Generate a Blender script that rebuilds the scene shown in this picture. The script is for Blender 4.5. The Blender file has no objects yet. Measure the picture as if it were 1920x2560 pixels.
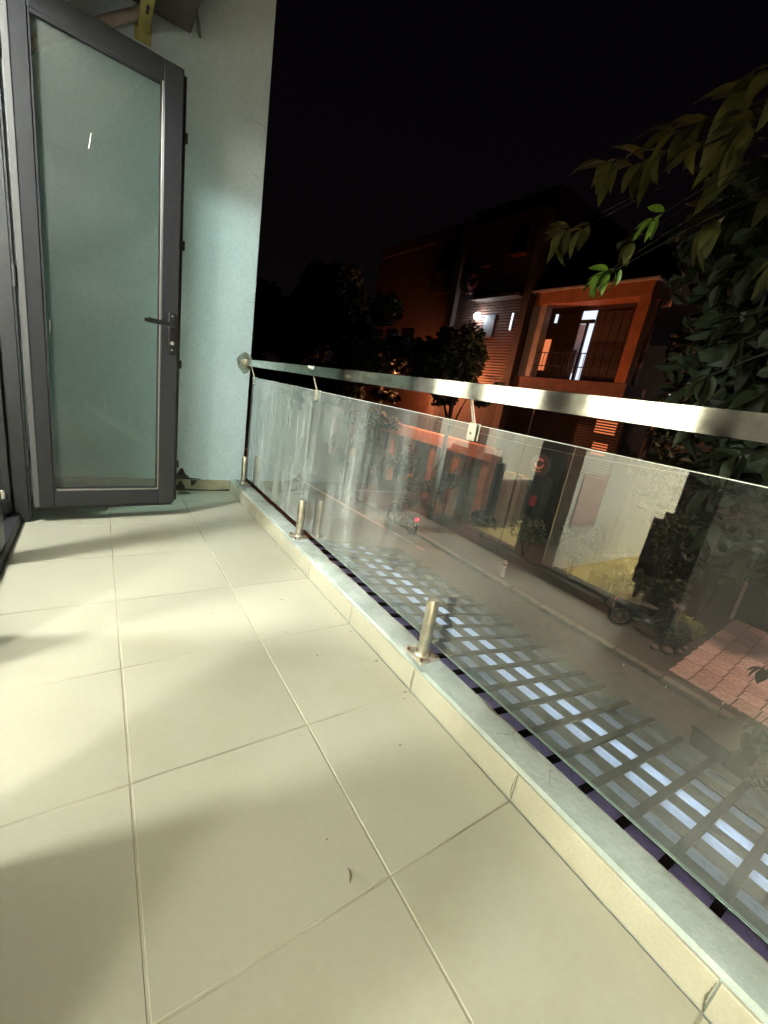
import bpy, bmesh, math, random
from mathutils import Vector, Matrix
random.seed(7)
S = bpy.context.scene
COL = S.collection
# ------------------------------------------------------------------ camera
R_ = Vector((0.82548482, -0.5406384, 0.16212629)); U_ = Vector((0.0211034, 0.3166046, 0.94832282))
F_ = Vector((0.56402966, 0.77940468, -0.2727616))
cd = bpy.data.cameras.new('camera'); cam = bpy.data.objects.new('camera', cd); COL.objects.link(cam)
m = Matrix((R_, U_, -F_)).transposed().to_4x4(); m.translation = Vector((-0.0500, -0.4854, 1.0862))
cam.matrix_world = m
cd.sensor_fit = 'VERTICAL'; cd.sensor_height = 32.0; cd.sensor_width = 24.0
cd.lens = 1036.63 / 2560 * 32; cd.clip_start = 0.02; cd.clip_end = 1000
S.camera = cam
# ------------------------------------------------------------------ night sky
W = bpy.data.worlds.new('World'); S.world = W; W.use_nodes = True
bg = W.node_tree.nodes['Background']
wn = W.node_tree; tcw = wn.nodes.new('ShaderNodeTexCoord'); spw = wn.nodes.new('ShaderNodeSeparateXYZ'); rmp = wn.nodes.new('ShaderNodeValToRGB')
wn.links.new(tcw.outputs['Generated'], spw.inputs[0]); wn.links.new(spw.outputs['Z'], rmp.inputs[0])
rmp.color_ramp.elements[0].color = (.95, .62, .74, 1); rmp.color_ramp.elements[1].color = (.38, .25, .46, 1); rmp.color_ramp.elements[1].position = .55
wn.links.new(rmp.outputs[0], bg.inputs['Color']); bg.inputs['Strength'].default_value = 0.0026
# ------------------------------------------------------------------ exposure
vs = S.view_settings
vs.view_transform = 'Standard'; vs.look = 'None'; vs.exposure = 0.45; vs.gamma = 1.0; vs.use_curve_mapping = False
ROOM = 820.0        # radiance of the room bulbs
SODIUM = 1700.0     # radiance of the street lamp
TUBE = 17.0         # tube under the canopy

S.cycles.max_bounces = 7; S.cycles.diffuse_bounces = 4; S.cycles.glossy_bounces = 3; S.cycles.transparent_max_bounces = 16
S.cycles.caustics_reflective = False; S.cycles.caustics_refractive = False

# ================================================================== helpers
MATS = {}
def mat(name, col, rough=.6, metal=0., var=.0, scale=8., bump=0., bscale=60., stretch=None, col2=None, spec=.5, rnd=0., detail=6.):
    """procedural principled material: base colour modulated by noise, fine bump, per object variation"""
    if name in MATS: return MATS[name]
    M = bpy.data.materials.new(name); M.use_nodes = True; MATS[name] = M
    nt = M.node_tree; N = nt.nodes; L = nt.links; P = N['Principled BSDF']
    P.inputs['Roughness'].default_value = rough; P.inputs['Metallic'].default_value = metal
    P.inputs['Specular IOR Level'].default_value = spec
    tc = N.new('ShaderNodeTexCoord'); mp = N.new('ShaderNodeMapping'); L.new(tc.outputs['Object'], mp.inputs[0])
    if stretch: mp.inputs['Scale'].default_value = stretch
    nz = N.new('ShaderNodeTexNoise'); nz.inputs['Scale'].default_value = scale; nz.inputs['Detail'].default_value = detail
    L.new(mp.outputs[0], nz.inputs['Vector'])
    mx = N.new('ShaderNodeMix'); mx.data_type = 'RGBA'
    c2 = col2 if col2 else tuple(c * (1 - var) for c in col)
    c1 = col if col2 else tuple(min(1, c * (1 + var * .5)) for c in col)
    mx.inputs[6].default_value = (*c1, 1); mx.inputs[7].default_value = (*c2, 1)
    rp = N.new('ShaderNodeMapRange'); rp.inputs['From Min'].default_value = .35; rp.inputs['From Max'].default_value = .68
    L.new(nz.outputs[0], rp.inputs[0]); L.new(rp.outputs[0], mx.inputs[0])
    out = mx.outputs[2]
    if rnd:
        oi = N.new('ShaderNodeObjectInfo'); mr = N.new('ShaderNodeMapRange')
        mr.inputs['To Min'].default_value = 1 - rnd; mr.inputs['To Max'].default_value = 1 + rnd
        L.new(oi.outputs['Random'], mr.inputs[0]); hs = N.new('ShaderNodeHueSaturation')
        L.new(mr.outputs[0], hs.inputs['Value']); L.new(out, hs.inputs['Color']); out = hs.outputs[0]
    L.new(out, P.inputs['Base Color'])
    if bump:
        n2 = N.new('ShaderNodeTexNoise'); n2.inputs['Scale'].default_value = bscale; n2.inputs['Detail'].default_value = 4
        L.new(mp.outputs[0], n2.inputs['Vector']); b = N.new('ShaderNodeBump'); b.inputs['Strength'].default_value = bump
        b.inputs['Distance'].default_value = .01; L.new(n2.outputs[0], b.inputs['Height']); L.new(b.outputs[0], P.inputs['Normal'])
    return M
def emat(name, col, st):
    if name in MATS: return MATS[name]
    M = bpy.data.materials.new(name); M.use_nodes = True; MATS[name] = M; nt = M.node_tree
    nt.nodes.remove(nt.nodes['Principled BSDF']); e = nt.nodes.new('ShaderNodeEmission')
    e.inputs[0].default_value = (*col, 1); e.inputs[1].default_value = st
    nt.links.new(e.outputs[0], nt.nodes['Material Output'].inputs[0]); return M
def tag(o, label=None, cat=None, group=None, kind=None):
    if label: o['label'] = label
    if cat: o['category'] = cat
    if group: o['group'] = group
    if kind: o['kind'] = kind
    return o
def thing(name, loc, label, cat, group=None):
    e = bpy.data.objects.new(name, None); COL.objects.link(e); e.location = loc; e.empty_display_size = .1
    return tag(e, label, cat, group)
class MB:
    def __init__(s): s.v = []; s.f = []
    def add(s, v, f):
        b = len(s.v); s.v += [tuple(x) for x in v]; s.f += [tuple(b + i for i in q) for q in f]; return s
    def box(s, x0, x1, y0, y1, z0, z1):
        x0, x1 = min(x0, x1), max(x0, x1); y0, y1 = min(y0, y1), max(y0, y1); z0, z1 = min(z0, z1), max(z0, z1)
        return s.add([(x0,y0,z0),(x1,y0,z0),(x1,y1,z0),(x0,y1,z0),(x0,y0,z1),(x1,y0,z1),(x1,y1,z1),(x0,y1,z1)],
              [(3,2,1,0),(4,5,6,7),(0,1,5,4),(1,2,6,5),(2,3,7,6),(3,0,4,7)])
    def tube(s, pts, rad, n=8, caps=True):
        pts = [Vector(p) for p in pts]
        if not isinstance(rad, (list, tuple)): rad = [rad] * len(pts)
        rings = []; b = len(s.v); ref = None
        for i, p in enumerate(pts):
            d = (pts[min(i+1, len(pts)-1)] - pts[max(i-1, 0)]).normalized()
            if ref is None: ref = Vector((0,0,1)) if abs(d.z) < .9 else Vector((1,0,0))
            a = d.cross(ref).normalized(); c = d.cross(a).normalized(); ref = a.cross(d) * 1.0
            for k in range(n):
                t = 2 * math.pi * k / n; s.v.append(tuple(p + (a * math.cos(t) + c * math.sin(t)) * rad[i]))
        for i in range(len(pts) - 1):
            for k in range(n):
                q = (b+i*n+k, b+i*n+(k+1)%n, b+(i+1)*n+(k+1)%n, b+(i+1)*n+k); s.f.append(q)
        if caps:
            s.f.append(tuple(b + k for k in range(n))[::-1]); s.f.append(tuple(b + (len(pts)-1)*n + k for k in range(n)))
        return s
    def ring(s, c, ax, r, t, n=28, k=8):
        """torus round c, axis ax, radius r, tube t"""
        ax = Vector(ax).normalized(); ref = Vector((0,0,1)) if abs(ax.z) < .9 else Vector((1,0,0))
        a = ax.cross(ref).normalized(); c2 = ax.cross(a); c = Vector(c); b = len(s.v)
        for i in range(n):
            th = 2*math.pi*i/n; d = a*math.cos(th) + c2*math.sin(th)
            for j in range(k):
                ph = 2*math.pi*j/k; s.v.append(tuple(c + d*(r + t*math.cos(ph)) + ax*t*math.sin(ph)))
        for i in range(n):
            for j in range(k):
                s.f.append((b+i*k+j, b+((i+1)%n)*k+j, b+((i+1)%n)*k+(j+1)%k, b+i*k+(j+1)%k))
        return s
    def ball(s, c, r, n=10, m_=6):
        if not isinstance(r, (tuple, list)): r = (r, r, r)
        b = len(s.v)
        for i in range(m_ + 1):
            ph = math.pi * i / m_
            for k in range(n):
                t = 2*math.pi*k/n; s.v.append((c[0]+r[0]*math.sin(ph)*math.cos(t), c[1]+r[1]*math.sin(ph)*math.sin(t), c[2]+r[2]*math.cos(ph)))
        for i in range(m_):
            for k in range(n): s.f.append((b+i*n+k, b+(i+1)*n+k, b+(i+1)*n+(k+1)%n, b+i*n+(k+1)%n))
        return s
    def xf(s, M):
        s.v = [tuple(M @ Vector(v)) for v in s.v]; return s
    def build(s, name, M, parent=None, bevel=0., smooth=False, off=None, seg=1):
        me = bpy.data.meshes.new(name); me.from_pydata(s.v, [], s.f)
        if bevel or smooth:
            bm = bmesh.new(); bm.from_mesh(me)
            if bevel: bmesh.ops.bevel(bm, geom=bm.edges[:], offset=bevel, segments=seg, affect='EDGES', clamp_overlap=True)
            bmesh.ops.recalc_face_normals(bm, faces=bm.faces); bm.to_mesh(me); bm.free()
        if smooth:
            for p in me.polygons: p.use_smooth = True
            try: me.set_sharp_from_angle(angle=math.radians(40))
            except Exception: pass
        me.materials.append(M); me.update()
        return link(name, me, parent)
def link(name, me, parent=None):
    o = bpy.data.objects.new(name, me); COL.objects.link(o)
    if parent is not None: adopt(o, parent)
    return o
def adopt(o, parent):
    o.parent = parent
    L = Vector((0,0,0)); p = parent
    while p is not None and p.type == 'EMPTY': L += p.location; p = p.parent
    o.matrix_parent_inverse = Matrix.Translation(-L)
def B(name, M, parent, *a, bevel=0., seg=1): return MB().box(*a).build(name, M, parent, bevel, seg=seg)

# ================================================================== materials
tile_m = mat('floor_tile', (.392,.380,.306), .30, var=.06, scale=1.6, bump=.01, bscale=220, rnd=.045, detail=8)
grout_m = mat('grout', (.50,.47,.37), .9, scale=1.9, col2=(.15,.125,.08), bump=.2, bscale=120)
def enrich(M, dirt, scale, amount, rough=.12, lo=.5, hi=.75, grain=.065):
    """stains with soft edges and uneven sheen"""
    nt = M.node_tree; N = nt.nodes; L = nt.links; P = N['Principled BSDF']; src = P.inputs['Base Color'].links[0].from_socket
    tc = N.new('ShaderNodeTexCoord'); gm = N.new('ShaderNodeNewGeometry')
    n1 = N.new('ShaderNodeTexNoise'); n1.inputs['Scale'].default_value = scale; n1.inputs['Detail'].default_value = 9; n1.inputs['Roughness'].default_value = .62
    L.new(gm.outputs['Position'], n1.inputs['Vector'])
    r1 = N.new('ShaderNodeMapRange'); r1.inputs['From Min'].default_value = lo; r1.inputs['From Max'].default_value = hi; r1.inputs['To Max'].default_value = amount
    L.new(n1.outputs[0], r1.inputs[0])
    n2 = N.new('ShaderNodeTexNoise'); n2.inputs['Scale'].default_value = scale * 45; n2.inputs['Detail'].default_value = 3; L.new(gm.outputs['Position'], n2.inputs['Vector'])
    r2 = N.new('ShaderNodeMapRange'); r2.inputs['From Min'].default_value = .3; r2.inputs['From Max'].default_value = .7; r2.inputs['To Min'].default_value = 1 - grain; r2.inputs['To Max'].default_value = 1 + grain
    L.new(n2.outputs[0], r2.inputs[0])
    mx = N.new('ShaderNodeMix'); mx.data_type = 'RGBA'; L.new(r1.outputs[0], mx.inputs[0]); L.new(src, mx.inputs[6]); mx.inputs[7].default_value = (*dirt, 1)
    hs = N.new('ShaderNodeHueSaturation'); L.new(mx.outputs[2], hs.inputs['Color']); L.new(r2.outputs[0], hs.inputs['Value']); L.new(hs.outputs[0], P.inputs['Base Color'])
    r3 = N.new('ShaderNodeMapRange'); b = P.inputs['Roughness'].default_value; r3.inputs['To Min'].default_value = b - rough; r3.inputs['To Max'].default_value = b + rough * 1.6
    L.new(n1.outputs[0], r3.inputs[0]); L.new(r3.outputs[0], P.inputs['Roughness'])
enrich(tile_m, (.28,.25,.16), 1.3, .5, grain=.022)
skirt_m = mat('skirting_tile', (.44,.42,.33), .38, var=.12, scale=4, rnd=.03)
kerb_m = mat('painted_kerb', (.45,.50,.48), .62, scale=7, col2=(.30,.35,.325), bump=.25, bscale=45, detail=10)
wall_m = mat('aqua_plaster', (.68,.745,.785), .75, scale=1.6, col2=(.61,.675,.715), bump=.10, bscale=90, detail=8)
enrich(wall_m, (.48,.56,.56), 1.1, .5, .05); enrich(kerb_m, (.20,.24,.18), 5., .8, .05, .48, .72); enrich(skirt_m, (.30,.25,.15), 3., .6)
alu_m = mat('charcoal_aluminium', (.034,.035,.040), .42, .35, var=.12, scale=30)
gasket_m = mat('black_gasket', (.012,.012,.016), .55)
bead_m = mat('glazing_bead', (.36,.34,.31), .35, .5)
black_m = mat('black_handle', (.014,.014,.016), .35)
steel_m = mat('brushed_steel', (.78,.76,.70), .08, 1., var=.16, scale=26, stretch=(1,.35,1))
enrich(steel_m, (.50,.48,.40), 14., .7, .05, .52, .66)
spig_m = mat('spigot_steel', (.66,.62,.53), .30, 1., var=.25, scale=22, bump=.08, bscale=80)
plate_m = mat('stained_steel_plate', (.62,.60,.52), .45, .7, scale=30, col2=(.22,.17,.11))
rust_m = mat('rusty_bolt', (.10,.06,.035), .7)
clip_m = mat('clip_steel', (.72,.70,.62), .35, .75)
grime_m = mat('grime', (.05,.04,.03), .95, var=.5, scale=40, bump=.6, bscale=90)
rubble_m = mat('broken_plaster', (.09,.06,.05), .95, scale=26, col2=(.02,.015,.012), bump=.9, bscale=60)
roomwall_m = mat('room_wall', (.80,.80,.73), .7, var=.05, scale=2)
roomfloor_m = mat('room_floor', (.50,.37,.13), .45, var=.12, scale=3)
roomceil_m = mat('room_ceiling', (.75,.75,.72), .8)
bulb_m = emat('bulb_light', (.98, 1., .89), ROOM * .53)

def glass_mat(name, tint, refl, dirty):
    M = bpy.data.materials.new(name); M.use_nodes = True; nt = M.node_tree; N = nt.nodes; L = nt.links
    N.remove(N['Principled BSDF']); out = N['Material Output']
    tr = N.new('ShaderNodeBsdfTransparent'); tr.inputs[0].default_value = (*tint, 1)
    gl = N.new('ShaderNodeBsdfGlossy'); gl.inputs['Roughness'].default_value = .0
    fr = N.new('ShaderNodeFresnel'); fr.inputs[0].default_value = 1.5
    mu = N.new('ShaderNodeMath'); mu.operation = 'MULTIPLY'; mu.inputs[1].default_value = refl; mu.use_clamp = True
    L.new(fr.outputs[0], mu.inputs[0])
    geo = N.new('ShaderNodeNewGeometry'); inv = N.new('ShaderNodeMath'); inv.operation = 'SUBTRACT'; inv.inputs[0].default_value = 1
    L.new(geo.outputs['Backfacing'], inv.inputs[1])
    m2 = N.new('ShaderNodeMath'); m2.operation = 'MULTIPLY'; L.new(mu.outputs[0], m2.inputs[0]); L.new(inv.outputs[0], m2.inputs[1])
    mx = N.new('ShaderNodeMixShader'); L.new(m2.outputs[0], mx.inputs[0]); L.new(tr.outputs[0], mx.inputs[1]); L.new(gl.outputs[0], mx.inputs[2])
    # dried dirt lying on the pane
    df = N.new('ShaderNodeBsdfDiffuse'); df.inputs[0].default_value = (.62,.68,.64,1)
    tc = N.new('ShaderNodeTexCoord')
    def noise(sc, st, det=6, rough=.6):
        mp = N.new('ShaderNodeMapping'); mp.inputs['Scale'].default_value = st; L.new(tc.outputs['Object'], mp.inputs[0])
        n = N.new('ShaderNodeTexNoise'); n.inputs['Scale'].default_value = sc; n.inputs['Detail'].default_value = det
        n.inputs['Roughness'].default_value = rough; L.new(mp.outputs[0], n.inputs['Vector']); return n.outputs[0]
    def mr(a, f0, f1, t0, t1):
        n = N.new('ShaderNodeMapRange'); n.inputs['From Min'].default_value = f0; n.inputs['From Max'].default_value = f1
        n.inputs['To Min'].default_value = t0; n.inputs['To Max'].default_value = t1; L.new(a, n.inputs[0]); return n.outputs[0]
    def mth(op, a, b):
        n = N.new('ShaderNodeMath'); n.operation = op
        for i, x in enumerate((a, b)):
            if isinstance(x, (int, float)): n.inputs[i].default_value = x
            else: L.new(x, n.inputs[i])
        return n.outputs[0]
    if dirty == 'balustrade':
        st = mr(noise(7, (1,1,.10), 8, .7), .38, .66, .25, 1.0)          # runs of dried water
        fine = mr(noise(160, (1,1,1), 3, .6), .35, .75, .7, 1.2)       # dust grain
        blot = mr(noise(2.3, (1,1,.7), 5), .35, .68, .35, 1.15)
        sp = N.new('ShaderNodeSeparateXYZ'); L.new(tc.outputs['Object'], sp.inputs[0])
        along = mr(sp.outputs['Y'], .2, 2.0, .030, .55)                   # dirt plus haze of the slanting view, painted thicker towards the wall
        low = mr(sp.outputs['Z'], .8, .2, 0, .05)
        a = mth('ADD', mth('MULTIPLY', mth('MULTIPLY', st, blot), along), mth('MULTIPLY', low, blot))
        fac = mth('MULTIPLY', a, fine)
    else:
        b = mr(noise(1.6, (1,1,1), 4), .3, .7, .05, .12)
        fac = mth('MULTIPLY', b, mr(noise(130, (1,1,1), 2), .3, .7, .8, 1.2))
    m3 = N.new('ShaderNodeMixShader'); L.new(fac, m3.inputs[0]); L.new(mx.outputs[0], m3.inputs[1]); L.new(df.outputs[0], m3.inputs[2])
    clr = N.new('ShaderNodeBsdfTransparent'); m4 = N.new('ShaderNodeMixShader')
    L.new(geo.outputs['Backfacing'], m4.inputs[0]); L.new(m3.outputs[0], m4.inputs[1]); L.new(clr.outputs[0], m4.inputs[2])
    L.new(m4.outputs[0], out.inputs[0]); return M
glass_m = glass_mat('balustrade_glass', (.95,.98,.96), 4.0, 'balustrade')
doorglass_m = glass_mat('door_glass', (.55,.775,.765), 1.3, 'door')

# ================================================================== balcony
slab = MB().box(-.62, 1.055, -3.2, 3.327, -.32, -.012).build('balcony_slab', grout_m); tag(slab, kind='structure')
XC, KZ, KO, YE = .933, .109, 1.064, 3.327
# floor tiles, each a piece of its own, grout recessed between them
cols = [(-.44, -.0025), (.0025, .4975), (.5025, XC - .002)]
rows = [-3.0 + .5 * i for i in range(13)] + [YE]
tcache = {}
for (x0, x1) in cols:
    for j in range(len(rows) - 1):
        y0 = rows[j] + .0025; y1 = rows[j+1] - .0025
        key = (round(x1 - x0, 4), round(y1 - y0, 4))
        if key not in tcache:
            o = MB().box(0, key[0], 0, key[1], -.012, 0).build('floor_tile', tile_m, slab, bevel=.0016)
            tcache[key] = o.data
        else: o = link('floor_tile', tcache[key], slab)
        o.location = (x0, y0, random.uniform(-.0006, .0006)); o.rotation_euler = (random.uniform(-.0008,.0008), random.uniform(-.0008,.0008), 0)
joint = MB().box(-.44, XC, -3.2, YE, -.0122, -.0022).build('grout_joint', grout_m, slab)
# kerb
random.seed(3)
ky = [-3.2 + .06 * i for i in range(int((YE + 3.2) / .06) + 1)] + [YE - .001]
mb = MB(); prof = []
for y in ky:
    j = random.uniform(-.0015, .0015) + (random.uniform(-.008, 0) if random.random() < .08 else 0)
    h = random.uniform(-.002, .002)
    pr = [(XC + .009, y, -.02), (XC + .009, y, KZ - .012), (XC + .018, y, KZ + h - .002), (XC + .04, y, KZ + h), (KO - .02, y, KZ + h - .001),
          (KO + j - .004, y, KZ - .004 + h), (KO + j, y, KZ - .02), (KO - .002, y, -.02)]
    prof.append(len(mb.v)); mb.v += pr
for a, b in zip(prof[:-1], prof[1:]):
    for k in range(7): mb.f.append((a + k, a + k + 1, b + k + 1, b + k))
mb.f.append(tuple(prof[0] + k for k in range(8))); mb.f.append(tuple(prof[-1] + k for k in range(7, -1, -1)))
kerb = mb.build('balcony_kerb', kerb_m, smooth=True); tag(kerb, kind='structure')
for j in range(len(rows) - 1):
    y0 = rows[j] + .0015; y1 = rows[j+1] - .0015
    o = B('skirting_tile', skirt_m, kerb, XC, XC + .010, y0, y1, .002, KZ - .011 + random.uniform(-.003,.001), bevel=.0015)
crack_m = mat('crack_dirt', (.10,.09,.06), .95)
def crack(name, pts, w, M, parent, nrm=(0,0,1)):
    """thin ragged raised dirt line"""
    nrm = Vector(nrm); mb = MB(); pts = [Vector(p) for p in pts]
    full = []
    for a, b in zip(pts[:-1], pts[1:]):
        for i in range(5):
            p = a.lerp(b, i/5); full.append(p + Vector((random.uniform(-1,1), random.uniform(-1,1), random.uniform(-1,1))) * w * .3)
    full.append(pts[-1])
    for i, p in enumerate(full):
        d = (full[min(i+1,len(full)-1)] - full[max(i-1,0)]).normalized(); s = d.cross(nrm).normalized()
        ww = w * random.uniform(.25, 1.0) * (1 - abs(i/len(full) - .4) * .9)
        p = p - nrm * (p - pts[0]).dot(nrm)
        mb.v += [tuple(p + s*ww + nrm*.0006), tuple(p - s*ww + nrm*.0006)]
    for i in range(len(full)-1): mb.f.append((2*i, 2*i+1, 2*i+3, 2*i+2))
    return mb.build(name, M, parent)
for (y, s) in ((.62,1), (1.18,-1), (1.62,1), (.12,1), (2.2,1), (-.06,-1)):
    crack('crack', [(KO - .004, y, KZ+.003), (KO - .04, y - .02*s, KZ+.003), (KO - .085, y + .01*s, KZ+.003)], .0016, crack_m, kerb)
crack('crack', [(KO-.006, .27, KZ+.003), (KO-.02, .22, KZ+.003), (KO - .012, .14, KZ+.003), (KO-.02, .02, KZ+.003)], .005, crack_m, kerb)
for y, w in ((-.5, .0045), (0, .003), (.5, .003), (1.5, .002)):
    crack('corner_dirt', [(XC - .0012, y, .004), (XC - .0012, y + .006, .04), (XC - .0012, y + .004, .09)], w * .6, crack_m, kerb, (-1,0,0))
# dirt in joints, bits of leaf on the floor
mb = MB()
for (px, py) in ((.19,1.72),(.36,1.27),(.70,1.30),(.62,1.02),(.905,1.09),(.90,.70),(.86,.64),(.905,.50),(.88,.47),(.40,.14),(.68,.82),(.90,1.62),(.74,.30),(.90,.93),(.91,2.0)):
    a = random.uniform(0, 6.28); r = random.uniform(.003, .0075); n = 7
    b = len(mb.v)
    for k in range(n):
        t = 2*math.pi*k/n; q = r * random.uniform(.6, 1.2)
        mb.v.append((px + q*math.cos(t+a), py + q*.6*math.sin(t+a), .0035 + .002*random.random()))
    mb.v.append((px, py, .006)); mb.f += [(b+k, b+(k+1)%n, b+n) for k in range(n)]
mb.tube([(.405,.030,.004),(.409,.036,.006),(.414,.043,.007),(.416,.052,.006),(.415,.060,.004)], [.0008,.0022,.0026,.0016,.0006], 6)
tag(mb.build('floor_debris', mat('dry_leaf_bits', (.085,.065,.03), .9)), 'scattered dark crumbs and dry leaf bits on the beige floor tiles', 'debris', kind='stuff')

# ---- end wall
wskirt_m = mat('stained_skirting_tile', (.40,.355,.24), .45, scale=7, col2=(.27,.22,.13), rnd=.05)
ew = MB().box(-.66, 1.046, YE, YE + .2, -4.0, 4.4).build('end_wall', wall_m, bevel=.006)
tag(ew, 'pale aqua plastered wall closing the end of the balcony', 'wall')
for x0, x1 in ((-.44,-.0015),(.0015,.4985),(.5015,XC-.0015)):
    B('skirting_tile', wskirt_m, ew, x0, x1, YE - .010, YE - .0003, .002, .098, bevel=.0015)
def patch(name, c, pts, th, M, parent, nrm):
    """irregular lump on a wall or floor"""
    mb = MB(); n = len(pts); c = Vector(c); nrm = Vector(nrm)
    u = Vector((1,0,0)); v = nrm.cross(u)
    if v.z < 0 or (abs(v.z) < .1 and v.y < 0): v = -v
    for k, (a, b) in enumerate(pts): mb.v.append(tuple(c + u*a + v*b + nrm*.0012))
    for k, (a, b) in enumerate(pts): mb.v.append(tuple(c + u*a*.55 + v*b*.55 + nrm*(th*random.uniform(.4,1))))
    mb.v.append(tuple(c + nrm*th*.6))
    for k in range(n): mb.f += [(k, (k+1)%n, n+(k+1)%n, n+k), (n+k, n+(k+1)%n, 2*n)]
    return mb.build(name, M, parent, smooth=True)
patch('broken_patch', (.53, YE-.001, .135), [(-.075,-.036),(.05,-.036),(.075,-.034),(.055,-.01),(.028,.012),(.012,.05),(-.002,.066),(-.018,.05),(-.03,.02),(-.055,-.012)], .006, rubble_m, ew, (0,-1,0))
patch('broken_patch', (.625, YE-.001, .104), [(-.05,-.007),(.07,-.004),(.04,.003),(.0,.006),(-.03,.010),(-.05,.006)], .004, grime_m, ew, (0,-1,0))
patch('stain', (.53, YE-.0102, .045), [(-.06,-.04),(.06,-.042),(.03,-.02),(.012,.02),(.0,.042),(-.02,.04),(-.03,.01),(-.05,-.01)], .0014, grime_m, ew, (0,-1,0))
patch('stain', (.62, YE-.0102, .07), [(-.016,-.03),(.006,-.02),(.03,.01),(.03,.026),(-.02,.026)], .0014, grime_m, ew, (0,-1,0))
patch('stain', (.75, YE-.0105, .006), [(-.25,-.006),(.18,-.006),(.18,.012),(.1,.003),(.0,.004),(-.1,.006),(-.2,.016)], .0014, grime_m, ew, (0,-1,0))
for z in (2.83, 2.5, 1.62): crack('crack', [(1.040, YE-.0005, z), (1.0, YE-.0005, z - .004), (.955, YE-.0005, z+.006)], .0018, crack_m, ew, (0,-1,0))
dr = thing('floor_drain', (.56, 3.235, 0), 'dark open floor drain hole beneath the broken plaster', 'drain')
patch('drain_hole', (.545, 3.232, .0005), [(.055*math.cos(t*.52), .026*math.sin(t*.52)) for t in range(12)], .0012, gasket_m, dr, (0,0,1))
patch('cement_lip', (.60, 3.235, .0005), [(-.02,-.02),(.03,-.022),(.05,-.004),(.03,.018),(.0,.024),(-.01,.01)], .006, kerb_m, dr, (0,0,1))

# ---- balcony ceiling and facade wall
ceil_o = MB().box(-.66, 1.0, -3.2, YE, 3.75, 3.9).build('balcony_ceiling', roomceil_m); tag(ceil_o, kind='structure')
fx0, fx1 = -.62, -.442
fac = thing('house_front', (-.53, 1.0, 0), 'house front along the balcony with dark aluminium door posts and header', 'facade')
B('wall', wall_m, fac, fx0, fx1, 2.70, YE - .002, -.3, 3.6)
B('wall', wall_m, fac, fx0, fx1, -.25, .255, -.3, 3.6)
B('wall', wall_m, fac, fx0, fx1, -3.2, -1.90, -.3, 3.6)
B('header_wall', wall_m, fac, fx0, fx1, -1.898, -.252, 2.45, 3.6)  # unseen doorway below it, opened to let fill light onto the near floor
B('header_wall', wall_m, fac, fx0, fx1, .257, 2.698, 2.70, 3.6)
B('door_header', alu_m, fac, fx0 + .05, fx1 + .006, .26, 2.69, 2.60, 2.698, bevel=.004)
B('threshold', gasket_m, fac, fx0, fx1, .257, 2.60, -.01, .055, bevel=.004)
B('threshold_track', alu_m, fac, fx0 + .03, fx1 - .06, .257, 2.60, .0555, .075, bevel=.003)
for (y0, y1) in ((1.965, 2.085), (1.17, 1.37), (.26, .435)):
    B('door_post', alu_m, fac, -.535, -.444, y0, y1, .076, 2.599, bevel=.004)
# hinge jamb next to the open leaf: stepped profile
B('hinge_jamb', alu_m, fac, -.470, -.402, 2.600, 2.69, .0, 2.599, bevel=.003)
B('jamb_seal', gasket_m, fac, -.402, -.394, 2.604, 2.65, .02, 2.59)
B('jamb_stop', alu_m, fac, -.512, -.478, 2.585, 2.69, .0, 2.599, bevel=.003)
B('jamb_channel', gasket_m, fac, -.478, -.470, 2.62, 2.69, .0, 2.599)
B('jamb_back', gasket_m, fac, -.56, -.514, 2.60, 2.69, .0, 2.599)
# floor bolt box at the foot of the opening
fb = thing('floor_bolt', (-.50, 2.545, .076), 'small dark floor bolt standing on the door threshold', 'door bolt')
MB().box(-.535, -.478, 2.52, 2.575, .076, .165).build('bolt_box', black_m, fb, bevel=.01, seg=2)
MB().tube([(-.508, 2.545, .165), (-.508, 2.545, .205), (-.508, 2.545, .215)], [.013, .013, .006], 12).build('bolt_pin', clip_m, fb, smooth=True)

# ---- lit rooms behind the facade (they light the balcony and mirror in the glass)
rm = thing('lit_room', (-2.5, 0, 0), 'lit room behind the open balcony doors with pale walls', 'room')
B('room_floor', roomfloor_m, rm, -4.6, fx0 - .001, -3.2, 2.76, -.05, .05)
B('room_ceiling', roomceil_m, rm, -4.6, fx0 - .001, -3.2, 2.76, 2.90, 3.0)
B('back_wall', roomwall_m, rm, -4.7, -4.602, -3.2, 2.86, -.05, 3.0)
B('side_wall', roomwall_m, rm, -4.6, -.563, 2.762, 2.86, -.05, 3.0)
B('side_wall', roomwall_m, rm, -4.6, fx0 - .001, -3.3, -3.202, -.05, 3.0)
B('partition_wall', roomwall_m, rm, -4.6, -.538, 1.085, 1.168, .051, 2.899)
B('front_wall', roomwall_m, rm, fx0 - .03, fx0 - .003, .26, 2.69, 2.601, 2.899)
B('front_wall', roomwall_m, rm, fx0 - .03, fx0 - .003, -.24, .259, .051, 2.899)
B('paper_notice', mat('pink_paper', (.72,.58,.52), .8, var=.05), rm, -.92, -.60, 1.079, 1.0845, .40, .78)
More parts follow.
